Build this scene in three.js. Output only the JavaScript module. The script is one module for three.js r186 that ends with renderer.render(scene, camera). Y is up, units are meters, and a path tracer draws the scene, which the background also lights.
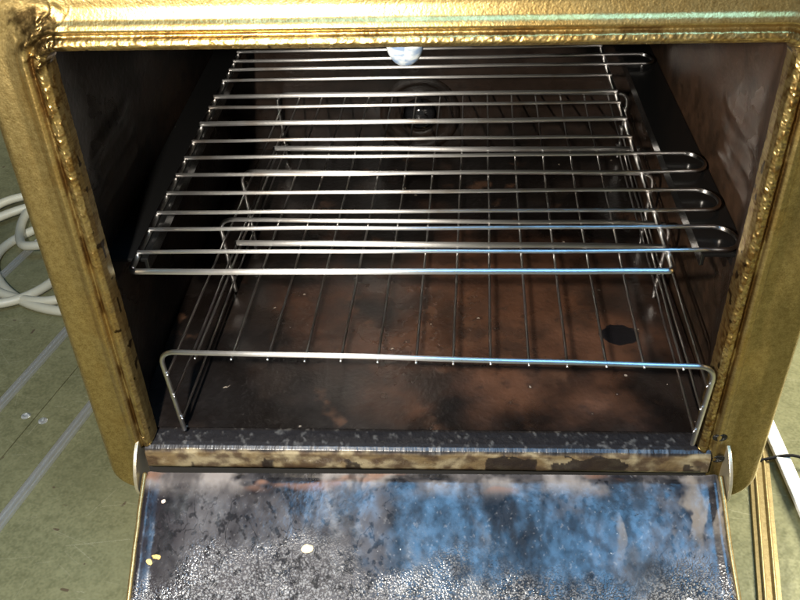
import * as THREE from 'three';
import { mergeGeometries } from 'three/addons/utils/BufferGeometryUtils.js';
import { RoundedBoxGeometry } from 'three/addons/geometries/RoundedBoxGeometry.js';
import { RectAreaLightUniformsLib } from 'three/addons/lights/RectAreaLightUniformsLib.js';

// ---------------------------------------------------------------- camera, light, exposure
const scene = new THREE.Scene();
const D = Math.PI / 180;
const camera = new THREE.PerspectiveCamera(37.82, 4 / 3, 0.02, 30);
camera.rotation.order = 'YXZ';
camera.position.set(0.0157, 0.4478, 0.4286);
camera.rotation.set(-36.84 * D, 3.573 * D, -2.006 * D);

scene.background = new THREE.Color().setRGB(0.065, 0.065, 0.056);   // dim, even room light all round

RectAreaLightUniformsLib.init();
// hand-held flash, a little left of the lens
const flash = new THREE.PointLight(new THREE.Color().setRGB(1.0, 0.93, 0.82), 2.7, 0, 2);
flash.position.set(-0.15, 0.425, 0.365);
flash.shadow.radius = 0.55;
flash.shadow.mapSize.set(2048, 2048);
flash.shadow.camera.near = 0.02; flash.shadow.camera.far = 5;
flash.castShadow = true;
scene.add(flash);
// cool daylight panel overhead, to the right
const panel = new THREE.RectAreaLight(new THREE.Color().setRGB(0.22, 0.56, 1.0), 9.5, 1.0, 0.5);
panel.position.set(0.2, 1.45, 0.47);
panel.lookAt(0.2, 0, 0.46);
scene.add(panel);
// warm room light from the right, behind the oven
const side = new THREE.RectAreaLight(new THREE.Color().setRGB(1.0, 0.92, 0.74), 52, 0.6, 0.6);
side.position.set(1.15, 0.85, -0.35);
side.lookAt(0.3, -0.15, -0.05);
scene.add(side);

const renderer = new THREE.WebGLRenderer({ antialias: true });
renderer.setSize(1024, 768);
renderer.toneMapping = THREE.LinearToneMapping;
renderer.toneMappingExposure = 1.22;
renderer.shadowMap.enabled = true;

// ---------------------------------------------------------------- helpers
function rng(seed) { let s = seed >>> 0; return () => { s = (s + 0x6D2B79F5) >>> 0; let t = s; t = Math.imul(t ^ (t >>> 15), t | 1); t ^= t + Math.imul(t ^ (t >>> 7), t | 61); return ((t ^ (t >>> 14)) >>> 0) / 4294967296; }; }
function hash(i, j, k) { let h = Math.imul(i, 374761393) ^ Math.imul(j, 668265263) ^ Math.imul(k, 2147483647 ^ 0x5bd1e995); h = Math.imul(h ^ (h >>> 13), 1274126177); h ^= h >>> 16; return (h >>> 0) / 4294967296; }
const sm = (t) => t * t * (3 - 2 * t);
const lerp = (a, b, t) => a + (b - a) * t;
const clamp = (x, a = 0, b = 1) => Math.min(b, Math.max(a, x));
const step = (a, b, x) => sm(clamp((x - a) / (b - a)));
function noise(x, y, z = 0) {
  const i = Math.floor(x), j = Math.floor(y), k = Math.floor(z), u = sm(x - i), v = sm(y - j), w = sm(z - k);
  const r = (a, b, c) => hash(i + a, j + b, k + c);
  return lerp(lerp(lerp(r(0, 0, 0), r(1, 0, 0), u), lerp(r(0, 1, 0), r(1, 1, 0), u), v), lerp(lerp(r(0, 0, 1), r(1, 0, 1), u), lerp(r(0, 1, 1), r(1, 1, 1), u), v), w);
}
function fbm(x, y, z = 0, o = 4) { let s = 0, a = 0.5, n = 0; { const t = 0.83 * x - 0.56 * y; y = 0.56 * x + 0.83 * y; x = t; } for (let q = 0; q < o; q++) { s += a * noise(x, y, z + q * 7.3); n += a; a *= 0.5; const t = 1.62 * x - 1.22 * y + 3.1; y = 1.22 * x + 1.62 * y + 1.7; x = t; } return s / n; }
const mix3 = (a, b, t) => [lerp(a[0], b[0], t), lerp(a[1], b[1], t), lerp(a[2], b[2], t)];
const enc = (c) => 255 * clamp(c <= 0.0031308 ? c * 12.92 : 1.055 * Math.pow(c, 1 / 2.4) - 0.055);
// fn(u, v) -> linear [r, g, b] or a number
function tex(w, h, fn, srgb, repeat) {
  const d = new Uint8Array(w * h * 4);
  for (let j = 0; j < h; j++) for (let i = 0; i < w; i++) {
    const c = fn((i + 0.5) / w, (j + 0.5) / h), q = (j * w + i) * 4;
    for (let k = 0; k < 3; k++) { const x = typeof c === 'number' ? c : c[k]; d[q + k] = srgb ? enc(x) : 255 * clamp(x); }
    d[q + 3] = typeof c === 'number' ? 255 * clamp(c) : 255;
  }
  const t = new THREE.DataTexture(d, w, h, THREE.RGBAFormat);
  t.magFilter = THREE.LinearFilter; t.minFilter = THREE.LinearMipmapLinearFilter; t.generateMipmaps = true;
  t.wrapS = t.wrapT = repeat ? THREE.RepeatWrapping : THREE.ClampToEdgeWrapping;
  if (srgb) t.colorSpace = THREE.SRGBColorSpace;
  t.needsUpdate = true;
  return t;
}
const rgb = (r, g, b) => new THREE.Color().setRGB(r, g, b);
const taken = {};
function numbered(n) { taken[n] = (taken[n] ?? -1) + 1; return taken[n] ? `${n}_${String(taken[n]).padStart(3, '0')}` : n; }
function finish(m) { m.castShadow = true; m.receiveShadow = true; return m; }
function obj(name, geos, mat, parent = scene) {
  const list = Array.isArray(geos) ? geos.map((g) => (g.index ? g.toNonIndexed() : g)) : null;
  const m = finish(new THREE.Mesh(list ? (list.length > 1 ? mergeGeometries(list) : list[0]) : geos, mat));
  m.name = parent === scene ? numbered(name) : name; parent.add(m); return m;
}
function thing(name, label, category, pos = [0, 0, 0], group) {
  const o = new THREE.Group(); o.name = numbered(name); o.position.set(...pos); o.userData = { label, category };
  if (group) o.userData.group = group; scene.add(o); return o;
}
function tag(o, label, category, group) { o.userData = { label, category }; if (group) o.userData.group = group; return o; }
function rbox(w, h, d, x, y, z, r = 0.001, seg = 2) { const g = new RoundedBoxGeometry(w, h, d, seg, r); g.translate(x, y, z); return g; }
// a surface over a grid of n x m cells; fn(s, t) -> {p, c?, uv?}
function grid(n, m, fn) {
  const P = [], C = [], U = [], I = []; let col = false;
  for (let j = 0; j <= m; j++) for (let i = 0; i <= n; i++) {
    const r = fn(i / n, j / m); P.push(...r.p); U.push(...(r.uv ?? [i / n, j / m])); if (r.c) { col = true; C.push(...r.c); }
  }
  for (let j = 0; j < m; j++) for (let i = 0; i < n; i++) { const a = j * (n + 1) + i, b = a + 1, c = a + n + 1, d = c + 1; I.push(a, b, d, a, d, c); }
  const g = new THREE.BufferGeometry();
  g.setAttribute('position', new THREE.Float32BufferAttribute(P, 3)); g.setAttribute('uv', new THREE.Float32BufferAttribute(U, 2));
  if (col) g.setAttribute('color', new THREE.Float32BufferAttribute(C, 3));
  g.setIndex(I); g.computeVertexNormals(); return g;
}
// polyline with rounded corners -> dense points
function rounded(pts, r, n = 7) {
  const v = pts.map((p) => new THREE.Vector3(...p)), out = [v[0]];
  for (let i = 1; i < v.length - 1; i++) {
    const a = v[i - 1].clone().sub(v[i]), b = v[i + 1].clone().sub(v[i]), ra = Math.min(r, a.length() * 0.499), rb = Math.min(r, b.length() * 0.499);
    const A = v[i].clone().add(a.setLength(ra)), B = v[i].clone().add(b.setLength(rb));
    for (let k = 0; k <= n; k++) { const t = k / n; out.push(A.clone().multiplyScalar((1 - t) * (1 - t)).addScaledVector(v[i], 2 * t * (1 - t)).addScaledVector(B, t * t)); }
  }
  out.push(v[v.length - 1]); return out;
}
// wire: tube through points with round ends; slight waviness and heat-brown patches along it
const stain = [0.6, 0.47, 0.36];
function wire(pts, rad, seed, { bend = 0.0007, brown = 0.25, step: st = 0.005, sides = 10, cap = true } = {}) {
  const line = []; let L = 0;
  for (let i = 0; i < pts.length - 1; i++) {
    const a = pts[i], b = pts[i + 1], n = Math.max(1, Math.ceil(a.distanceTo(b) / st));
    for (let k = 0; k < n; k++) line.push(a.clone().lerp(b, k / n));
  }
  line.push(pts[pts.length - 1].clone());
  const P = [], C = [], U = [], N = [], I = [];
  const F = []; let up = null;
  for (let i = 0; i < line.length; i++) {
    const t = line[Math.min(i + 1, line.length - 1)].clone().sub(line[Math.max(i - 1, 0)]).normalize();
    if (!up) up = Math.abs(t.y) < 0.9 ? new THREE.Vector3(0, 1, 0) : new THREE.Vector3(1, 0, 0);
    const s = new THREE.Vector3().crossVectors(t, up).normalize(); up = new THREE.Vector3().crossVectors(s, t).normalize();
    F.push([t, s, up.clone()]);
  }
  for (let i = 0; i < line.length; i++) {
    if (i) L += line[i].distanceTo(line[i - 1]);
    const [t, s, u] = F[i], c = line[i].clone();
    c.addScaledVector(s, (fbm(L * 12, seed * 3.1, 1, 2) - 0.5) * 2 * bend); c.addScaledVector(u, (fbm(L * 12, seed * 5.7, 4, 2) - 0.5) * 2 * bend);
    const dirt = step(0.56, 0.72, fbm(L * 55, seed * 1.7, 9, 3)) * brown * 1.5, col = mix3([1, 1, 1], stain, clamp(dirt));
    let rr = rad; const rings = cap && (i === 0 || i === line.length - 1) ? (i === 0 ? [-0.95, -0.6, 0] : [0, 0.6, 0.95]) : [0];
    for (const q of rings) for (let k = 0; k <= sides; k++) {
      const a = (k / sides) * Math.PI * 2, cs = Math.cos(a), sn = Math.sin(a), r2 = rr * Math.sqrt(1 - q * q);
      P.push(c.x + (s.x * cs + u.x * sn) * r2 + t.x * q * rr, c.y + (s.y * cs + u.y * sn) * r2 + t.y * q * rr, c.z + (s.z * cs + u.z * sn) * r2 + t.z * q * rr);
      const w = Math.sqrt(1 - q * q); N.push((s.x * cs + u.x * sn) * w + t.x * q, (s.y * cs + u.y * sn) * w + t.y * q, (s.z * cs + u.z * sn) * w + t.z * q);
      U.push(L + q * rr, k / sides * rad * 6.28); C.push(...col);
    }
  }
  const rows = P.length / 3 / (sides + 1);
  for (let j = 0; j < rows - 1; j++) for (let k = 0; k < sides; k++) { const a = j * (sides + 1) + k, b = a + 1, c = a + sides + 1, d = c + 1; I.push(a, c, b, b, c, d); }
  const g = new THREE.BufferGeometry();
  g.setAttribute('position', new THREE.Float32BufferAttribute(P, 3)); g.setAttribute('normal', new THREE.Float32BufferAttribute(N, 3));
  g.setAttribute('uv', new THREE.Float32BufferAttribute(U, 2)); g.setAttribute('color', new THREE.Float32BufferAttribute(C, 3)); g.setIndex(I);
  return g;
}
const V = (x, y, z) => new THREE.Vector3(x, y, z);

// ---------------------------------------------------------------- materials
const rep = (t, s) => { t.repeat.set(s, s); return t; };
// hammered metallic paint: flecks, one tile is 8 cm
const fleckBump = rep(tex(512, 512, (u, v) => { const n = (a, s) => { const f = (x, y) => fbm(x * s, y * s, a, 2); const w = step(0.85, 1, u), q = step(0.85, 1, v); return lerp(lerp(f(u, v), f(u - 1, v), w), lerp(f(u, v - 1), f(u - 1, v - 1), w), q); }; return 0.6 * n(1, 90) + 0.4 * n(5, 28); }, false, true), 12.5);
const fleckMap = rep(tex(512, 512, (u, v) => {
  const f = (x, y) => { const a = noise(x * 150, y * 150, 3), b = fbm(x * 40, y * 40, 8, 3); return clamp(0.5 + 0.4 * (a - 0.5) + 0.5 * (b - 0.5) + (a > 0.95 ? 0.25 : 0)); };
  const w = step(0.85, 1, u), q = step(0.85, 1, v), k = lerp(lerp(f(u, v), f(u - 1, v), w), lerp(f(u, v - 1), f(u - 1, v - 1), w), q);
  return mix3([0.18, 0.117, 0.035], [0.48, 0.365, 0.155], k);
}, true, true), 12.5);
const goldPaint = new THREE.MeshPhysicalMaterial({ map: fleckMap, vertexColors: true, metalness: 0.95, roughness: 0.35, bumpMap: fleckBump, bumpScale: 0.00016 });
const goldPlain = new THREE.MeshPhysicalMaterial({ map: fleckMap, metalness: 0.62, roughness: 0.4, bumpMap: fleckBump, bumpScale: 0.0003 });

const wireBump = tex(256, 64, (u, v) => fbm(u * 60, v * 10, 2, 3), false, true);
wireBump.repeat.set(14, 90);
const chrome = new THREE.MeshPhysicalMaterial({ anisotropy: 0.95, anisotropyRotation: Math.PI / 2, color: rgb(0.62, 0.61, 0.6), vertexColors: true, metalness: 1, roughness: 0.3, bumpMap: wireBump, bumpScale: 0.000018 });

// ---------------------------------------------------------------- work surface
const TY = -0.155, TA = 12.5 * D;
const scratchCells = new Map();
{ // short straight scratches rasterised into a sparse cell map
  const r = rng(5), S = 1024;
  for (let k = 0; k < 620; k++) { const x = r() * S, y = r() * S, a = r() < 0.6 ? -0.5 + r() * 0.7 : r() * Math.PI, l = 8 + 90 * r() * r(), o = 0.06 + 0.3 * r() * r(); let cv = (r() - 0.5) * 0.01, an = a, px = x, py = y; for (let q = 0; q < l; q++) { px += Math.cos(an); py += Math.sin(an); an += cv; scratchCells.set(((Math.floor(py) + 4096) % S) * S + ((Math.floor(px) + 4096) % S), o); } }
}
const scr = (u, v) => scratchCells.get(Math.floor(v * 1024) * 1024 + Math.floor(u * 1024)) ?? 0;
const boardMap = rep(tex(1024, 1024, (u, v) => {
  const f = (x, y) => { const a = fbm(x * 6, y * 6, 1, 5), b = fbm(x * 70, y * 70, 4, 3); return 0.5 * a + 0.25 * b + 0.25 * noise(x * 380, y * 380, 77); };
  const w = step(0.9, 1, u), q = step(0.9, 1, v), k = lerp(lerp(f(u, v), f(u - 1, v), w), lerp(f(u, v - 1), f(u - 1, v - 1), w), q);
  let c = mix3([0.095, 0.098, 0.05], [0.195, 0.195, 0.108], step(0.2, 0.8, k));
  // scratches and specks of dirt
  const sp = noise(u * 120, v * 120, 30) * noise(u * 47, v * 47, 31); if (sp > 0.76) c = mix3(c, [0.07, 0.045, 0.03], step(0.76, 0.82, sp) * 0.8);
  const sc = scr(u, v); if (sc) c = mix3(c, [0.52, 0.5, 0.37], sc);
  return c;
}, true, true), 1.6);
const boardBump = rep(tex(512, 512, (u, v) => { const f = (x, y) => fbm(x * 50, y * 50, 6, 4); const w = step(0.85, 1, u), q = step(0.85, 1, v); return lerp(lerp(f(u, v), f(u - 1, v), w), lerp(f(u, v - 1), f(u - 1, v - 1), w), q); }, false, true), 3);
const board = new THREE.MeshPhysicalMaterial({ map: boardMap, roughness: 0.3, metalness: 0.25, bumpMap: boardBump, bumpScale: 0.0003 });
const dark = new THREE.MeshStandardMaterial({ color: rgb(0.006, 0.0055, 0.005), roughness: 0.95 });
const alu = new THREE.MeshStandardMaterial({ color: rgb(0.6, 0.62, 0.61), metalness: 0.85, roughness: 0.28, bumpMap: boardBump, bumpScale: 0.0004 });
const table = new THREE.Group(); table.name = 'work_surface'; table.userData = { kind: 'structure' }; table.position.set(0, TY, 0); table.rotation.y = -TA; scene.add(table);
{
  // local x = across the boards, z = along them
  const sl = (x0, x1, y0, y1) => { const g = new THREE.BoxGeometry(x1 - x0, y1 - y0, 2.6); g.translate((x0 + x1) / 2, (y0 + y1) / 2, -0.3); const p = g.attributes.position, uv = g.attributes.uv; for (let i = 0; i < p.count; i++) uv.setXY(i, p.getX(i), p.getZ(i)); return g; };
  obj('base_sheet', sl(-1.5, 1.3, -0.03, -0.006), dark, table);
  for (const [a, b] of [[-1.5, -0.4182], [-0.4168, 0.69], [0.6915, 1.3]]) obj('board', sl(a, b, -0.0058, 0), board, table);
  // trim strips: a flat strip with two ridges
  const strip = (x, w) => {
    const s = new THREE.Shape(), h = 0.0034, k = w / 2; s.moveTo(-k, 0); s.lineTo(-k + 0.0008, h * 0.7); s.lineTo(-k * 0.62, h * 0.75); s.quadraticCurveTo(-k * 0.42, h * 1.9, -k * 0.2, h * 0.75); s.lineTo(k * 0.2, h * 0.75); s.quadraticCurveTo(k * 0.42, h * 1.9, k * 0.62, h * 0.75); s.lineTo(k - 0.0008, h * 0.7); s.lineTo(k, 0);
    const g = new THREE.ExtrudeGeometry(s, { depth: 2.4, bevelEnabled: false, curveSegments: 8 }); g.translate(x, 0.0003, -1.4); return g;
  };
  for (const x of [-0.6, -0.462, -0.371]) obj('trim_strip', strip(x, 0.0115), alu, table);
  const tan = new THREE.MeshPhysicalMaterial({ map: fleckMap, metalness: 0.55, roughness: 0.4, color: rgb(0.75, 0.8, 0.9) });
  obj('trim_strip', strip(0.2655, 0.019), tan, table);
  const rv = (x, z) => { const g = new THREE.LatheGeometry([[0, 0.0005], [0.0012, 0.0005], [0.0016, 0.0016], [0.0028, 0.0016], [0.0042, 0.001], [0.0046, 0.0002]].map(([a, b]) => new THREE.Vector2(a, b)), 20); g.translate(x, 0, z); return g; };
  for (const [x, z] of [[-0.4072, -0.0884], [-0.4279, -0.0906], [-0.4072, -0.42], [-0.4279, -0.42]]) obj('rivet', rv(x, z), alu, table);
}

// ---------------------------------------------------------------- oven
const HW = 0.19, TOP = 0.2835, BACK = -0.447, WALL = 0.21;
const oven = thing('oven', 'old gold painted metal oven with greasy open front on the olive work surface', 'oven', [0, TY, 0]);
// parts are authored with the cavity floor at y = 0
const up = -TY;
const opart = (name, geos, mat, parent = oven) => { const m = obj(name, geos, mat, parent); if (parent === oven) m.position.y = up; return m; };

// outer shell: open box of sheet metal
{
  const x0 = -0.2265, x1 = 0.2365, y0 = -0.046, y1 = 0.33, zf = -0.012, zb = -0.5, t = 0.0015;
  const b = (w, h, d, x, y, z) => { const g = new THREE.BoxGeometry(w, h, d); g.translate(x, y, z); return g; };
  const zc = (zf + zb) / 2, zl = zf - zb;
  opart('outer_shell', [b(t, y1 - y0, zl, x0, (y0 + y1) / 2, zc), b(t, y1 - y0, zl, x1, (y0 + y1) / 2, zc), b(x1 - x0 - t, t, zl, (x0 + x1) / 2, y1 - t / 2, zc), b(x1 - x0 - t, t, zl, (x0 + x1) / 2, y0 + t / 2, zc), b(x1 - x0 - t, y1 - y0 - 2 * t, t, (x0 + x1) / 2, (y0 + y1) / 2, zb + t / 2)], goldPlain);
  for (const [x, z] of [[-0.19, -0.06], [0.2, -0.06], [-0.19, -0.45], [0.2, -0.45]]) {
    const g = new THREE.CylinderGeometry(0.016, 0.012, 0.1088, 20); g.translate(x, -0.1005, z); opart('foot', g, dark);
  }
}
// front frame: pressed profile swept round three sides of the opening
{
  const prof = [[0, -0.012], [0.0004, -0.005], [0.0016, -0.0006], [0.0042, 0.0012], [0.0068, 0.0004], [0.0083, -0.0017], [0.0094, -0.002], [0.0107, 0.0002], [0.0122, 0.0014], [0.0142, 0.0009], [0.0172, -0.0009], [0.0225, -0.0014], [0.0275, -0.0008], [0.034, -0.0003]];
  const zAt = (u, um) => {
    let z = -0.0003;
    for (let i = 0; i < prof.length - 1; i++) if (u >= prof[i][0] && u <= prof[i + 1][0]) { const t = (u - prof[i][0]) / (prof[i + 1][0] - prof[i][0]); z = lerp(prof[i][1], prof[i + 1][1], sm(t) * 0.5 + t * 0.5); }
    const e = um - u; if (e < 0.005) z -= 0.005 * (1 - Math.sqrt(Math.max(0, 1 - (1 - e / 0.005) ** 2)));
    return z;
  };
  const r0 = 0.007, low = -0.052, sideL = TOP - r0 - low, arc = 0.5 * Math.PI * (r0 + 0.012), topL = 2 * (HW - r0), len = 2 * sideL + 2 * arc + topL;
  // path at distance s: inner edge point centre + outward direction, corner radius handled with centre offset
  const at = (s, u) => {
    if (s < sideL) return [-HW - u, low + s];
    s -= sideL; if (s < arc) { const a = Math.PI - (s / arc) * Math.PI / 2; return [-HW + r0 + Math.cos(a) * (r0 + u), TOP - r0 + Math.sin(a) * (r0 + u)]; }
    s -= arc; if (s < topL) return [-HW + r0 + s, TOP + u];
    s -= topL; if (s < arc) { const a = Math.PI / 2 - (s / arc) * Math.PI / 2; return [HW - r0 + Math.cos(a) * (r0 + u), TOP - r0 + Math.sin(a) * (r0 + u)]; }
    s -= arc; return [HW + u, TOP - r0 - s];
  };
  const N = 1600, M = 74, J = 54;
  const us = [], ws = []; // samples evenly spaced along the profile
  { const fine = []; let l = 0; for (let k = 0; k <= 4000; k++) { const u = 0.0262 * (k / 4000) ** 2; if (k) l += Math.hypot(u - fine[k - 1][0], zAt(u, 1) - zAt(fine[k - 1][0], 1)); fine.push([u, l]); } let k = 0; for (let j = 0; j <= J; j++) { while (k < 4000 && fine[k][1] < l * j / J) k++; us.push(fine[k][0]); ws.push(fine[k][1]); } }
  const g = grid(N, M, (si, tj) => {
    const s = si * len, j = Math.round(tj * M), left = s < sideL + arc / 2, right = s > len - sideL - arc / 2;
    const d = left ? s : right ? len - s : 9;                 // distance up from a lower end
    const cw = step(sideL - 0.02, sideL + arc + 0.02, s), cr = step(sideL + arc + topL - 0.02, len - sideL + 0.02, s);
    let um = lerp(lerp(0.0385, 0.0475, cw), 0.0475, cr);
    const R = 0.022; let cut = 0; if (d < R) cut = R - Math.sqrt(Math.max(0, R * R - (R - d) ** 2));
    let u0 = 0; if (d < 0.052) u0 = 0.0105 * step(0.052, 0.044, d);
    const ue = Math.max(um - cut, u0 + 0.004);
    let u, back = 0;
    if (j === M) { u = ue; back = 0.016; } else if (j === M - 1) { u = ue; back = 0.006; } else if (j <= J) u = u0 + us[j] * (ue - u0) / um; else u = lerp(u0 + us[J] * (ue - u0) / um, ue, Math.pow((j - J) / (M - 2 - J), 0.8));
    const w = j <= J ? ws[j] : ws[J] + u - 0.0262;
    const [x, y] = at(s, u); let z = back ? zAt(ue - 0.0001, ue) - back : zAt(u, ue);
    z -= 0.2 * cw * (1 - cr) * Math.max(0, u - 0.0125);   // the top rail leans back a little
    // baked-on grease along the inner lip
    const tl = Math.exp(-(((x + 0.190) / 0.013) ** 2 + ((y - 0.293) / 0.018) ** 2)), heavy = left ? 0.45 + 0.55 * step(0.17, 0.3, s) : right ? 0.95 : 0.55;
    const lip = step(0.0105, 0.0065, u) * (back ? 0 : 1), wp = fbm(s * 120, w * 120, 61, 2), n1 = fbm(s * 760 + wp * 4, w * 760, 3, 2), n2 = fbm(s * 250 + wp * 5, w * 250 - wp * 4, 9, 3), n3 = fbm(x * 60, y * 60, 21, 3);
    z += lip * heavy * ((n1 - 0.45) * 0.0013 + (n2 - 0.5) * 0.0011) + tl * (n2 - 0.4) * 0.0035 * (back ? 0 : 1);
    let c = [1, 1, 1];
    const brownAmt = lip * heavy * step(0.44, 0.68, 0.55 * n2 + 0.45 * n1) * 0.9, orange = step(0.46, 0.66, n3) * step(0.03, 0.012, u) * 0.4;
    c = mix3(c, [1.02, 0.82, 0.5], orange);
    c = mix3(c, [0.42, 0.27, 0.13], brownAmt);
    if (right) c = mix3(c, [0.6, 0.62, 0.62], step(0.3, 0.62, fbm(s * 30, w * 120, 77, 4)) * 0.75 * step(0.010, 0.016, u));   // worn, dulled paint
    // dried runs in the groove and dark spots
    const groove = step(0.0022, 0.0009, Math.abs(u - 0.0088)) * step(0.46, 0.6, fbm(s * 55, w * 160, 5, 4)); c = mix3(c, [0.25, 0.13, 0.05], groove * (left || right ? 0.85 : 0.6));
    const sp = noise(s * 190, w * 190, 40) * step(0.02, 0.0, u); if (sp > 0.86) c = mix3(c, [0.06, 0.035, 0.02], 0.9);
    // grey-black crust at the upper left corner and down the lip below it
    const crust = clamp(step(0.3, 0.6, tl * 0.9 + (n2 - 0.5) * 0.9) + (left ? lip * step(0.20, 0.27, s) * step(0.004, 0.0075, u + (n1 - 0.5) * 0.004) * step(0.4, 0.55, n2) : 0));
    c = mix3(c, mix3([0.11, 0.085, 0.07], [0.42, 0.38, 0.36], step(0.5, 0.75, n1)), crust * 0.9);
    return { p: [x, y, z], c, uv: [s, u] };
  });
  opart('front_frame', g, goldPaint);
}
// cavity
const smoke = (sx, sy, seed, a, b, spot) => tex(512, 512, (u, v) => { const k = 0.65 * fbm(u * sx, v * sy, seed, 5) + 0.35 * fbm(u * sx * 9, v * sy * 9, seed + 3, 3); let c = mix3(a, b, step(0.3, 0.72, k)); if (spot) { const q = noise(u * sx * 14, v * sy * 14, seed + 9); c = mix3(c, [0.006, 0.005, 0.004], step(0.8, 0.98, q) * 0.5); } return c; }, true, false);
const cavBump = rep(tex(256, 256, (u, v) => { const f = (x, y) => fbm(x * 24, y * 24, 16, 4); const w = step(0.85, 1, u), q = step(0.85, 1, v); return lerp(lerp(f(u, v), f(u - 1, v), w), lerp(f(u, v - 1), f(u - 1, v - 1), w), q); }, false, true), 1);
const cavRough = tex(256, 256, (u, v) => 0.14 + 0.42 * fbm(u * 9, v * 9, 44, 4), false, true);
function enamel(map, rough = 1, bump = 0.0002) { const b = cavBump.clone(); b.repeat.set(5, 5); return new THREE.MeshPhysicalMaterial({ map, roughness: rough, roughnessMap: cavRough, metalness: 0, specularIntensity: 0.35, bumpMap: b, bumpScale: bump }); }
{
  const wallX = (y, z, fl = 0.017) => { // flares in towards the mouth; pressed ribs near the front
    let x = WALL - fl * (1 - step(0, 0.075, -z - 0.006));
    for (const yy of [0.155, 0.172, 0.19]) x -= 0.0022 * Math.exp(-(((y - yy) / 0.0045) ** 2)) * step(0.055, 0.075, -z) * step(0.155, 0.13, -z);
    return x;
  };
  const side = (sg) => grid(90, 70, (s, t) => { const z = -0.0062 + s * (BACK + 0.0062), y = -0.004 + t * 0.311; return { p: [sg * wallX(y, z, sg < 0 ? 0.006 : 0.017), y, z], uv: [s, t] }; });
  opart('side_wall', side(-1), enamel(smoke(5, 4, 11, [0.005, 0.0035, 0.003], [0.022, 0.013, 0.008], true))).userData.label = 'soot black left wall of the oven cavity';
  opart('side_wall', side(1), enamel(smoke(5, 4, 17, [0.011, 0.007, 0.0045], [0.038, 0.021, 0.0125], true))).userData.label = 'brown stained right wall of the oven cavity';
  // back wall with a round opening and a pressed ring
  const cx = -0.0102, cy = 0.0412, hole = 0.018;
  const sh = new THREE.Shape(); sh.moveTo(-WALL - 0.002, -0.004); sh.lineTo(WALL + 0.002, -0.004); sh.lineTo(WALL + 0.002, 0.307); sh.lineTo(-WALL - 0.002, 0.307);
  const h = new THREE.Path(); h.absarc(cx, cy, hole, 0, Math.PI * 2, true); sh.holes.push(h);
  const bg = new THREE.ExtrudeGeometry(sh, { depth: 0.003, bevelEnabled: false, curveSegments: 48 }); bg.translate(0, 0, BACK - 0.003);
  { const p = bg.attributes.position, uv = bg.attributes.uv; for (let i = 0; i < p.count; i++) uv.setXY(i, p.getX(i) * 2.3 + 0.5, p.getY(i) * 3); }
  const bm = enamel(smoke(5, 4, 23, [0.004, 0.0028, 0.002], [0.015, 0.0095, 0.0068], true));
  const bw = opart('back_wall', bg, bm);
  const ring = new THREE.LatheGeometry([[0.0185, 0.0], [0.0185, 0.003], [0.021, 0.0045], [0.025, 0.003], [0.032, 0.0005], [0.035, 0.0025], [0.038, 0.003], [0.041, 0.0018], [0.0435, 0]].map(([a, b]) => new THREE.Vector2(a, b)), 56); ring.rotateX(Math.PI / 2); ring.translate(cx, cy, BACK + 0.0002);
  opart('pressed_ring', ring, bm, bw);
  const dome = new THREE.LatheGeometry([[0.0001, 0.009], [0.005, 0.0086], [0.010, 0.0068], [0.0138, 0.0035], [0.0162, -0.001], [0.0166, -0.008], [0.0176, -0.008]].map(([a, b]) => new THREE.Vector2(a, b)), 40); dome.rotateX(Math.PI / 2); dome.translate(cx, cy, BACK + 0.001);
  opart('lamp_glass', dome, new THREE.MeshPhysicalMaterial({ color: rgb(0.01, 0.01, 0.011), roughness: 0.08, clearcoat: 1, clearcoatRoughness: 0.05 }), bw);
  const ceil = new THREE.BoxGeometry(2 * WALL, 0.003, -BACK - 0.008); ceil.translate(0, 0.309, BACK / 2 - 0.004); opart('ceiling', ceil, enamel(smoke(4, 4, 31, [0.01, 0.008, 0.007], [0.03, 0.02, 0.015])));

  // floor: brown baked-on grease over dark enamel, with a burnt leaf-shaped spot
  const FX = 0.2085, Z0 = -0.0145, Z1 = BACK + 0.001;
  const blob = (x, z, a, b, w, h) => ((x - a) / w) ** 2 + ((z - b) / h) ** 2;
  const floorMap = tex(1024, 1024, (u, v) => {
    const x = (u - 0.5) * 2 * FX, z = lerp(Z0, Z1, v), n = fbm(x * 22, z * 22, 50, 5), f = fbm(x * 160, z * 160, 52, 3), m = fbm(x * 55, z * 55, 57, 4);
    const centre = step(1.15, 0.25, Math.sqrt(blob(x, z, 0.045, -0.15, 0.155, 0.135)) + (n - 0.5) * 1.6);
    let c = mix3([0.005, 0.0036, 0.003], [0.085, 0.039, 0.022], clamp(centre * (0.35 + 0.95 * m)));
    c = mix3(c, [0.12, 0.06, 0.034], step(0.58, 0.74, m) * step(0.5, 0.66, n) * 0.5);
    c = mix3(c, [0.020, 0.014, 0.011], step(0.5, 0.76, fbm(x * 24 + 4, z * 24, 60, 5)) * 0.7);
    c = mix3(c, [0.012, 0.009, 0.008], step(0.6, 0.85, f) * 0.5);
    const dl = fbm(x * 170, z * 170, 70, 3) - 0.5, lx = x - 0.1567 + dl * 0.004, lz = z + 0.1225 + dl * 0.008;
    if (Math.abs(lx) < 0.0172) { const w = 0.0125 * (1 - (Math.abs(lx) / 0.0172) ** 2.3); if (Math.abs(lz) < w) c = [0.006, 0.005, 0.006]; }
    if (f > 0.84 && m > 0.5) c = mix3(c, [0.5, 0.42, 0.33], 0.5);
    return c;
  }, true, false);
  const fl = grid(60, 60, (s, t) => { const x = (s - 0.5) * 2 * FX, z = lerp(Z0, Z1, t); return { p: [x, 0.0006 * (fbm(x * 8, z * 8, 3, 2) - 0.5), z], uv: [s, t] }; });
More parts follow.
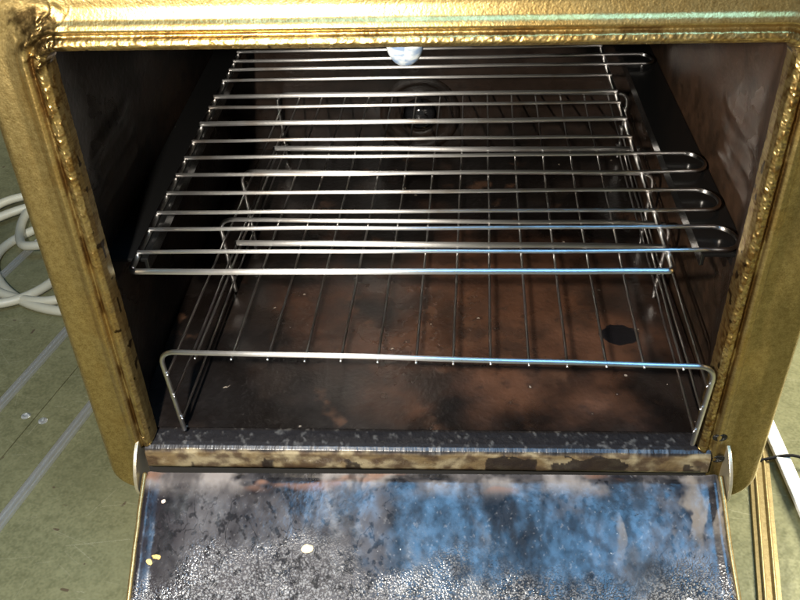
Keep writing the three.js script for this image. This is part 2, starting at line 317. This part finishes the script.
  { const i = fl.index.array; for (let k = 0; k < i.length; k += 3) { const a = i[k + 1]; i[k + 1] = i[k + 2]; i[k + 2] = a; } fl.computeVertexNormals(); }
  const fr = tex(512, 512, (u, v) => 0.08 + 0.55 * fbm(u * 14, v * 14, 84, 5), false, false);
  const fb = cavBump.clone(); fb.repeat.set(6, 6);
  const fm = new THREE.MeshPhysicalMaterial({ map: floorMap, roughness: 0.95, roughnessMap: fr, metalness: 0.1, bumpMap: fb, bumpScale: 0.0004, clearcoat: 0.3, clearcoatRoughness: 0.25 });
  
  opart('cavity_floor', fl, fm);
}
// sill: sooty step and a rounded cream flange
{
  const X0 = -0.1965, X1 = 0.2, prof = [[-0.02, -0.0035], [-0.012, -0.0032], [-0.004, -0.003], [-0.0008, -0.0036], [0.0016, -0.0052], [0.0032, -0.0078], [0.0036, -0.011], [0.0034, -0.0205], [0.0024, -0.0228], [0.0, -0.0236], [-0.012, -0.0238]];
  const g = grid(900, 60, (s, t) => {
    const q = t * (prof.length - 1), i = Math.min(Math.floor(q), prof.length - 2), f = q - i; let z = lerp(prof[i][0], prof[i + 1][0], f), y = lerp(prof[i][1], prof[i + 1][1], f); const x = lerp(X0, X1, s);
    const n = fbm(x * 300, (y + z) * 300, 7, 3), m = fbm(x * 60, (y - z) * 90, 12, 4); z += (n - 0.5) * 0.0005; y += (n - 0.5) * (t < 0.2 ? 0.0012 : 0.0003);
    let c = mix3([0.25, 0.205, 0.125], [0.13, 0.09, 0.045], step(0.36, 0.6, m));
    c = mix3(c, [0.05, 0.03, 0.018], step(0.38, 0.7, fbm(x * 130, y * 190, 30, 5)) * 0.9);
    const drip = fbm(x * 60, 3, 18, 3) - 0.6 + 0.19 * step(0.0, 0.03, x - 0.01) * step(0.19, 0.15, x), reach = -0.0145 - y + (m - 0.5) * 0.02 + drip * 0.02; if (drip > 0.06 && reach > 0 && t > 0.3) c = mix3(c, [0.014, 0.010, 0.009], step(0.06, 0.11, drip + (fbm(x * 400, y * 400, 33, 3) - 0.5) * 0.12) * 0.9);
    const top = step(0.0031 + (m - 0.5) * 0.004, 0.0012 + (m - 0.5) * 0.004, z); if (t < 0.56) c = mix3(c, mix3([0.014, 0.013, 0.014], [0.07, 0.068, 0.066], step(0.6, 0.8, n)), top);
    return { p: [x, y, z], c, uv: [x, y + z] };
  });
  { const i = g.index.array; for (let k = 0; k < i.length; k += 3) { const a = i[k + 1]; i[k + 1] = i[k + 2]; i[k + 2] = a; } g.computeVertexNormals(); }
  opart('sill', g, new THREE.MeshPhysicalMaterial({ vertexColors: true, roughness: 0.36, metalness: 0.2, bumpMap: fleckBump, bumpScale: 0.0003 }));
  opart('lower_panel', rbox(0.42, 0.02, 0.004, 0.003, -0.0338, -0.006, 0.001), dark);
}
// shelf rails on both walls
const railMat = new THREE.MeshPhysicalMaterial({ color: rgb(0.004, 0.004, 0.004), roughness: 0.22, clearcoat: 0, clearcoatRoughness: 0.2, bumpMap: cavBump, bumpScale: 0.0006 });
for (const sg of [-1, 1]) {
  const s = new THREE.Shape(), w = 0.028; s.moveTo(0, 0); s.lineTo(-w, 0); s.lineTo(-w, -0.008); s.lineTo(-w + 0.0015, -0.008); s.lineTo(-w + 0.0015, -0.0015); s.lineTo(-0.0015, -0.0015); s.lineTo(-0.0015, -0.02); s.lineTo(0, -0.02);
  const g = new THREE.ExtrudeGeometry(s, { depth: 0.375, bevelEnabled: true, bevelSize: 0.0006, bevelThickness: 0.0006, bevelSegments: 2 }); g.translate(0, 0, -0.4195);
  if (sg < 0) { g.scale(-1, 1, 1); const i = g.attributes.position, n = g.attributes.normal, u = g.attributes.uv; for (const a of [i, n, u]) { const z = a.itemSize, r = a.array; for (let k = 0; k < a.count; k += 3) for (let q = 0; q < z; q++) { const t = r[(k + 1) * z + q]; r[(k + 1) * z + q] = r[(k + 2) * z + q]; r[(k + 2) * z + q] = t; } } }
  const m = opart('shelf_rail', g, railMat); m.position.set(sg * (WALL - 0.0012), up + (sg < 0 ? 0.1252 : 0.129), 0); m.rotation.x = 0.0206;
}
// hinge ears, screws, latch roller
const steel = new THREE.MeshStandardMaterial({ color: rgb(0.55, 0.5, 0.38), metalness: 0.85, roughness: 0.35, bumpMap: cavBump, bumpScale: 0.0005 });
for (const [x, sg] of [[-0.2015, -1], [0.2115, 1]]) {
  const s = new THREE.Shape(); s.moveTo(-0.008, 0.012); s.quadraticCurveTo(0.008, 0.012, 0.018, -0.006); s.quadraticCurveTo(0.024, -0.02, 0.014, -0.029); s.lineTo(-0.006, -0.031); s.lineTo(-0.008, 0.012);
  const g = new THREE.ExtrudeGeometry(s, { depth: 0.0016, bevelEnabled: true, bevelSize: 0.0004, bevelThickness: 0.0004, bevelSegments: 2, curveSegments: 14 }); g.rotateY(-Math.PI / 2); g.translate(x + 0.0008, -0.011, 0);
  opart('hinge_ear', g, steel);
}
const screwGeo = () => new THREE.LatheGeometry([[0.0001, 0.0022], [0.002, 0.0019], [0.0034, 0.0009], [0.0038, 0]].map(([a, b]) => new THREE.Vector2(a, b)), 18);
for (const [x, y, z, r] of [[-0.2272, 0.016, -0.018, Math.PI / 2], [-0.2272, -0.004, -0.018, Math.PI / 2], [0.2373, -0.004, -0.02, -Math.PI / 2]]) { const g = screwGeo(); g.rotateZ(r); g.translate(x, y, z); opart('screw', g, steel); }
{
  const hole = (x, y) => { const g = new THREE.LatheGeometry([[0.0001, 0.0005], [0.0016, 0.0006], [0.003, 0.0012], [0.0036, 0.0006], [0.0038, 0]].map(([a, b]) => new THREE.Vector2(a, b)), 18); g.scale(1.35, 1, 0.9); g.rotateX(Math.PI / 2); g.translate(x, y, 0.0002); return g; };
  opart('screw', hole(0.2035, 0.0102), railMat); opart('screw', hole(0.2055, -0.0105), railMat);
  const pts = []; for (let k = 0; k <= 14; k++) { const a = (k / 14) * Math.PI / 2; pts.push(new THREE.Vector2(Math.max(0.0001, 0.0098 * Math.sin(a)), -0.0125 * Math.cos(a))); } pts.push(new THREE.Vector2(0.0098, 0.004));
  const g = new THREE.LatheGeometry(pts, 30); g.scale(1, 1, 0.6); g.translate(-0.0045, 0.2845, -0.0085);
  const lm = tex(128, 128, (u, v) => mix3([0.1, 0.14, 0.21], [0.3, 0.32, 0.33], step(0.35, 0.65, fbm(u * 7, v * 7, 90, 4))), true, true);
  const l = opart('latch_roller', g, new THREE.MeshPhysicalMaterial({ map: lm, roughness: 0.3, clearcoat: 0.5 })); l.userData.label = 'white ceramic latch tip under the top of the frame';
  opart('latch_bracket', rbox(0.024, 0.006, 0.012, -0.0045, 0.2868, -0.0105, 0.001), railMat);
}

// door, hinged below the mouth and leaning down on the work surface
{
  const TILT = 26.5 * D, hingeY = -0.0192, L = (hingeY - 0.017 * Math.cos(TILT) - TY - 0.0002) / Math.sin(TILT);
  const door = new THREE.Group(); door.name = 'oven_door'; door.position.set(0.005, up + hingeY, 0.0085); door.rotation.x = TILT; door.rotation.y = 0.4 * D; oven.add(door);
  door.userData.label = 'blackened blue grey inner door hanging open at the front';
  const W2 = 0.2022;
  const grain = (x, y, c, seed) => { // little raised grains, one per cell at most
    const i = Math.floor(x / c), j = Math.floor(y / c); let h = 0;
    for (let a = -1; a <= 1; a++) for (let b = -1; b <= 1; b++) { const p = hash(i + a, j + b, seed); if (p < 0.45) continue; const gx = (i + a + hash(i + a, j + b, seed + 1)) * c, gy = (j + b + hash(i + a, j + b, seed + 2)) * c, r = c * (0.25 + 0.5 * hash(i + a, j + b, seed + 3)); h = Math.max(h, (1 - ((x - gx) ** 2 + (y - gy) ** 2) / (r * r)) * (0.3 + 0.7 * p)); }
    return clamp(h);
  };
  const map = tex(1536, 1024, (u, v) => {
    const x = (u - 0.5) * 2 * W2, y = v * L;
    const n = fbm(x * 20, y * 20, 101, 5), m = fbm(x * 60, y * 45, 105, 4), f = fbm(x * 420, y * 420, 108, 3), g = fbm(x * 9 + 3, y * 11, 111, 3);
    let c = mix3([0.007, 0.0065, 0.008], [0.05, 0.047, 0.05], step(0.34, 0.68, 0.4 * n + 0.35 * m + 0.25 * fbm(x * 190, y * 150, 109, 4)));
    // dark burnt clouds
    c = mix3(c, [0.007, 0.007, 0.008], step(0.44, 0.6, fbm(x * 19 + 9, y * 16, 133, 6)) * 0.9);
    c = mix3(c, [0.012, 0.010, 0.012], step(-0.165 + (n - 0.5) * 0.06, -0.195 + (n - 0.5) * 0.03, x) * 0.8);
    // crystalline salt-like crust away from the hinge
    const cr = step(0.048, 0.1, y + (g - 0.5) * 0.07 + (n - 0.5) * 0.09 - 0.012 * step(0.05, 0.15, Math.abs(x))); const gr = Math.max(grain(x, y, 0.0016, 300), 0.8 * grain(x, y, 0.0009, 310)); c = mix3(c, [0.17, 0.17, 0.175], cr * step(0.1, 0.6, gr) * 0.8);
    if (grain(x, y, 0.0075, 320) > 0.975) c = mix3(c, [0.6, 0.62, 0.64], step(0.0, 0.1, y) * 0.9);
    // fine flecks, cracks and soot specks
    const k1 = fbm(x * 300, y * 260, 401, 3), k2 = Math.abs(fbm(x * 75, y * 40, 405, 4) - 0.5); c = mix3(c, [0.1, 0.095, 0.095], step(0.68, 0.85, fbm(x * 520, y * 440, 411, 3)) * 0.5); c = mix3(c, [0.004, 0.004, 0.005], step(0.58, 0.74, 1 - k1) * 0.8); c = mix3(c, [0.006, 0.006, 0.007], step(0.012, 0.003, k2) * step(0.5, 0.6, n) * 0.8);
    // washed residue and bare metal along the hinge
    const hn = fbm(x * 70, y * 40, 140, 4), hs = step(0.022, 0.004, y + (hn - 0.5) * 0.018);
    c = mix3(c, mix3([0.07, 0.062, 0.06], [0.22, 0.195, 0.18], step(0.4, 0.65, hn)), hs * step(0.38, 0.55, fbm(x * 38, y * 60, 144, 4)) * 0.8);
    if (y < 0.016) c = mix3(c, [0.16, 0.085, 0.055], step(0.56, 0.66, fbm(x * 24 + 8, y * 60, 150, 3)) * step(0.016, 0.006, y) * 0.8);
    const run = step(0.62, 0.74, fbm(x * 85 + m * 2.2, y * 12 + n * 2, 155, 3)) * step(0.07, 0.02, y) * step(0.02, 0.06, x); c = mix3(c, [0.16, 0.135, 0.11], run * 0.6);
    const run2 = step(0.62, 0.74, fbm(x * 70 + 5 + m * 2.5, y * 14 + n * 2, 159, 3)) * step(0.085, 0.03, y); c = mix3(c, [0.009, 0.009, 0.01], run2 * 0.7);
    return c;
  }, true, false);
  const bump = tex(1536, 1024, (u, v) => {
    const x = (u - 0.5) * 2 * W2, y = v * L, g = fbm(x * 9 + 3, y * 11, 111, 3), f = fbm(x * 420, y * 420, 108, 3), cr = step(0.045, 0.1, y + (g - 0.5) * 0.07 + (fbm(x * 20, y * 20, 101, 5) - 0.5) * 0.09 - 0.012 * step(0.05, 0.15, Math.abs(x)));
    return 0.35 * fbm(x * 60, y * 60, 160, 5) + cr * 0.6 * Math.max(grain(x, y, 0.0016, 300), 0.8 * grain(x, y, 0.0009, 310)) + 0.15 * f;
  }, false, false);
  const rough = tex(512, 512, (u, v) => { const x = (u - 0.5) * 2 * W2, y = v * L; return 0.13 + 0.13 * fbm(x * 140, y * 110, 170, 4) + 0.22 * step(0.5, 0.72, fbm(x * 22, y * 16, 174, 6)); }, false, false);
  // soot is dull, the grease film glossy
  const gloss = tex(768, 512, (u, v) => { const x = (u - 0.5) * 2 * W2, y = v * L, a = fbm(x * 30 + 7, y * 17, 501, 6), b = fbm(x * 150, y * 90, 507, 5), e = fbm(x * 300, y * 240, 509, 3); return clamp(0.1 + 0.85 * step(0.32, 0.68, 0.58 * a + 0.42 * b) * (0.55 + 0.45 * step(0.3, 0.6, e))); }, false, false);
  const wave = (s) => 0.0018 * (fbm(s * 9, 3, 180, 2) - 0.5);
  const sheet = grid(200, 150, (s, t) => {
    const y = t * L, b = wave(t * 1.3) - 0.0028 * Math.sin(t * Math.PI) * 0.6;
    let x = lerp(-W2 - b * (1 - s), W2 + wave(t + 5) * s, s);
    const e = Math.min(s, 1 - s) * 2 * W2, e2 = Math.min(y, L - y); let h = -0.002 * step(0.012, 0.006, 0.012) ;
    h = -0.0022 * step(0.004, 0.012, e) + 0.0009 * Math.exp(-(((e - 0.0035) / 0.0025) ** 2)) - 0.0035 * step(0.003, 0.0, e) - 0.002 * step(0.005, 0.0, e2);
    h += 0.0012 * (fbm(x * 16, y * 16, 190, 3) - 0.5);
    return { p: [x, h, y], uv: [s, t] };
  });
  { const i = sheet.index.array; for (let k = 0; k < i.length; k += 3) { const a = i[k + 1]; i[k + 1] = i[k + 2]; i[k + 2] = a; } sheet.computeVertexNormals(); }
  obj('inner_sheet', sheet, new THREE.MeshPhysicalMaterial({ map, bumpMap: bump, bumpScale: 0.0007, roughness: 1, roughnessMap: rough, metalness: 0, ior: 1.55, specularIntensity: 1, specularIntensityMap: gloss }), door);
  obj('outer_skin', rbox(2 * W2 - 0.003, 0.011, L - 0.01, 0, -0.0112, L / 2 + 0.004, 0.0015), dark, door);
  // bright folded edge on each side
  const em = new THREE.MeshPhysicalMaterial({ map: fleckMap, color: rgb(0.7, 0.7, 0.75), metalness: 0.7, roughness: 0.3 });
  for (const sg of [-1, 1]) {
    const pts = []; for (let k = 0; k <= 30; k++) { const t = k / 30; const b = sg < 0 ? -(-W2 - (wave(t * 1.3) - 0.0028 * Math.sin(t * Math.PI) * 0.6)) : W2 + wave(t + 5); pts.push(V(sg * (Math.abs(b) + 0.0004), -0.0018, lerp(0.002, L - 0.002, t))); }
    obj('folded_edge', wire(pts, 0.0017, 7 + sg, { bend: 0.0003, brown: 0.1 }), em, door);
  }
}

// ---------------------------------------------------------------- upper rack
{
  const rack = thing('wire_rack', 'shiny chrome wire shelf with looped ends resting on the upper rails inside the oven', 'oven rack', [-0.0144, 0.13, -0.0249]);
  rack.rotation.order = 'YZX'; rack.rotation.set(0.0206, -0.69 * D, 0.634 * D);
  const h = 0.1723, zb = -0.383, z0 = -0.0249;
  obj('rim', wire(rounded([[0.04, 0, zb], [-h, 0, zb], [-h, 0, 0], [h, 0, 0], [h, 0, zb], [0.0405, 0, zb]], 0.0045), 0.0020, 3, { brown: 0.12 }), chrome, rack);
  const zs = [-0.045, -0.0723, -0.0932, -0.1195, -0.1454, -0.1721, -0.1994, -0.2282, -0.2597, -0.28, -0.3146, -0.3381, -0.3579, -0.3798].map((z) => z - z0 + 0.002);
  const yw = 0.0028;
  const loop = (a, b, ext, i) => { // one wire out over the right side, round and back
    const r = Math.abs(zs[b] - zs[a]) / 2, xe = h + ext - r, pts = [V(-h + 0.0005, yw, zs[a]), V(xe, yw, zs[a])];
    for (let k = 1; k < 12; k++) { const t = (k / 12) * Math.PI; pts.push(V(xe + Math.sin(t) * r, yw - 0.0012 * Math.sin(t), (zs[a] + zs[b]) / 2 + Math.cos(t) * (zs[a] - zs[b]) / 2)); }
    pts.push(V(xe, yw, zs[b]), V(-h + 0.0005, yw, zs[b]));
    obj('looped_wire', wire(pts, 0.00135, 20 + i, { brown: 0.3 }), chrome, rack);
  };
  loop(0, 1, 0.0465, 0); loop(2, 3, 0.0455, 1); loop(4, 5, 0.0475, 2); loop(11, 12, 0.042, 3);
  for (const [i, r] of [[6, 0.00125], [7, 0.0019], [8, 0.00125], [9, 0.0017], [10, 0.00125], [13, 0.00125]]) obj('cross_wire', wire([V(-h - 0.0005, yw + r - 0.00125, zs[i]), V(h + 0.0005, yw + r - 0.00125, zs[i])], r, 40 + i, { brown: 0.35 }), chrome, rack);
}
// ---------------------------------------------------------------- lower rack
{
  const b = thing('wire_basket', 'low chrome wire stand with hooped ends and long thin wires on the oven floor', 'oven rack', [0.0078, 0, -0.0047]);
  b.rotation.order = 'YZX'; b.rotation.set(0, -1.91 * D, 0.5 * D);
  const h = 0.1819, top = 0.0752, ft = 0.0036, L = 0.4181;
  for (const [z, i] of [[0, 0], [-0.4029 * L, 1], [-0.5971 * L, 2], [-L, 3]])
    obj('hoop', wire(rounded([[-h + 0.004, ft, z], [-h, top + (i ? 0 : 0.0012), z], [h, top - (i ? 0 : 0.0022), z], [h - 0.004, ft, z]], 0.0125), 0.00175, 60 + i, { brown: 0.12 }), chrome, b);
  for (const [z, i] of [[-0.1325, 0], [-0.2925, 1]]) obj('cross_bar', wire([V(-0.158, top + 0.0012, z), V(0.1735, top + 0.0012, z)], 0.0023, 70 + i, { brown: 0.15 }), chrome, b);
  for (let i = 0; i < 14; i++) { const x = -0.1565 + 0.02445 * i; obj('long_wire', wire([V(x, top - 0.0026, 0.0022), V(x, top - 0.0026, -L - 0.002)], 0.00095, 80 + i, { brown: 0.3, bend: 0.0009 }), chrome, b); }
  for (const sg of [-1, 1]) for (const [y, k] of [[0.0575, 0], [0.0375, 1], [0.0165, 2]]) { const x = sg * (h - 0.004 * (1 - y / top) - 0.0026); obj('side_wire', wire([V(x, y, 0.002), V(x, y, -L - 0.002)], 0.0010, 100 + k + sg * 7, { brown: 0.3, bend: 0.0009 }), chrome, b); }
}
// ---------------------------------------------------------------- small things round the oven
{
  const rubber = new THREE.MeshPhysicalMaterial({ color: rgb(0.33, 0.325, 0.26), roughness: 0.48, bumpMap: boardBump, bumpScale: 0.0002, vertexColors: true });
  const pts = []; const R = 0.0056;
  for (let k = 0; k <= 250; k++) { const t = k / 250, a = -0.5 + t * Math.PI * 2 * 4.3, turn = a / (Math.PI * 2); pts.push(V(-0.452 + 0.022 * Math.sin(turn * 2.1) - 0.03 * t + (0.1 + 0.03 * Math.sin(turn * 4.7 + 1) + 0.012 * Math.sin(a * 2.3)) * Math.cos(a), TY + R + 0.0004 + Math.min(t * 4, 1) * (0.004 + 0.0085 * Math.floor(turn * 0.5 + 0.5)) * (0.6 + 0.4 * Math.sin(a * 1.3)), -0.462 - 0.035 * t * 1.6 + 0.02 * Math.cos(turn * 2.9) + (0.103 + 0.03 * Math.cos(turn * 5.1) + 0.01 * Math.cos(a * 1.7)) * Math.sin(a))); }
  const curve = new THREE.CatmullRomCurve3(pts);
  tag(obj('coiled_cable', wire(curve.getSpacedPoints(420), R, 150, { bend: 0, brown: 0.05, sides: 14 }), rubber), 'off white cable lying in a loose coil left of the oven', 'cable');
  // white slat and thin dark lead right of the oven
  const sl = obj('white_slat', rbox(0.0125, 0.005, 0.42, 0, 0.0027, 0, 0.0012), new THREE.MeshPhysicalMaterial({ color: rgb(0.74, 0.75, 0.72), roughness: 0.4, bumpMap: boardBump, bumpScale: 0.0003 }));
  sl.position.set(0.3215, TY + 0.0042, -0.07); sl.rotation.y = 1 * D; tag(sl, 'narrow white slat lying on the surface right of the oven', 'slat');
  tag(obj('thin_lead', wire(new THREE.CatmullRomCurve3([V(0.3, TY + 0.003, -0.13), V(0.33, TY + 0.0118, -0.128), V(0.36, TY + 0.003, -0.115), V(0.44, TY + 0.003, -0.1)]).getSpacedPoints(30), 0.0014, 160, { bend: 0.0003 }), dark), 'thin black lead crossing the white slat', 'lead');
  const wg = new THREE.LatheGeometry([[0.004, 0.0002], [0.004, 0.002], [0.0095, 0.0018], [0.0105, 0.0002]].map(([a, b]) => new THREE.Vector2(a, b)), 28); wg.translate(0.349, TY + 0.0002, -0.128);
  tag(obj('washer', wg, alu), 'flat grey metal washer lying beside the white slat', 'washer');
}
// crumbs on the door
{
  const TILT = 26.5 * D, r = rng(77);
  const bit = (u, v, w, l, hgt, col, label, group) => {
    const g = new THREE.IcosahedronGeometry(1, 2), p = g.attributes.position, q = r() * 50;
    for (let i = 0; i < p.count; i++) { const x = p.getX(i), y = p.getY(i), z = p.getZ(i), k = 0.7 + 0.6 * noise(x * 1.6 + q, y * 1.6, z * 1.6); p.setXYZ(i, x * k * w, Math.max(y, -0.35) * k * hgt, z * k * l); }
    g.computeVertexNormals();
    const m = obj('crumb', g, new THREE.MeshPhysicalMaterial({ color: rgb(...col), roughness: 0.6, bumpMap: cavBump, bumpScale: 0.0004 }));
    m.position.set(0.005 + u, -0.0192 - v * Math.sin(TILT) + 0.35 * hgt - 0.0022 * Math.cos(TILT), 0.0085 + v * Math.cos(TILT)); m.rotation.set(TILT, 0, 0); m.rotateY(r() * 3);
    tag(m, label, 'crumb', group); return m;
  };
  bit(-0.082, 0.053, 0.0042, 0.0032, 0.0011, [0.6, 0.47, 0.28], 'largest tan flake stuck on the open door');
  bit(-0.1855, 0.06, 0.0016, 0.0034, 0.001, [0.62, 0.42, 0.14], 'upper of two yellow crumbs near the left edge of the door');
  bit(-0.1895, 0.0635, 0.0026, 0.0018, 0.001, [0.6, 0.42, 0.16], 'lower of two yellow crumbs near the left edge of the door');
  bit(0.172, 0.083, 0.003, 0.0024, 0.0012, [0.75, 0.77, 0.78], 'white crumb on the lower right of the open door');
  bit(-0.186, 0.022, 0.0017, 0.0014, 0.0008, [0.62, 0.5, 0.42], 'tiny pinkish crumb below the left hinge of the door');
}
renderer.render(scene, camera);
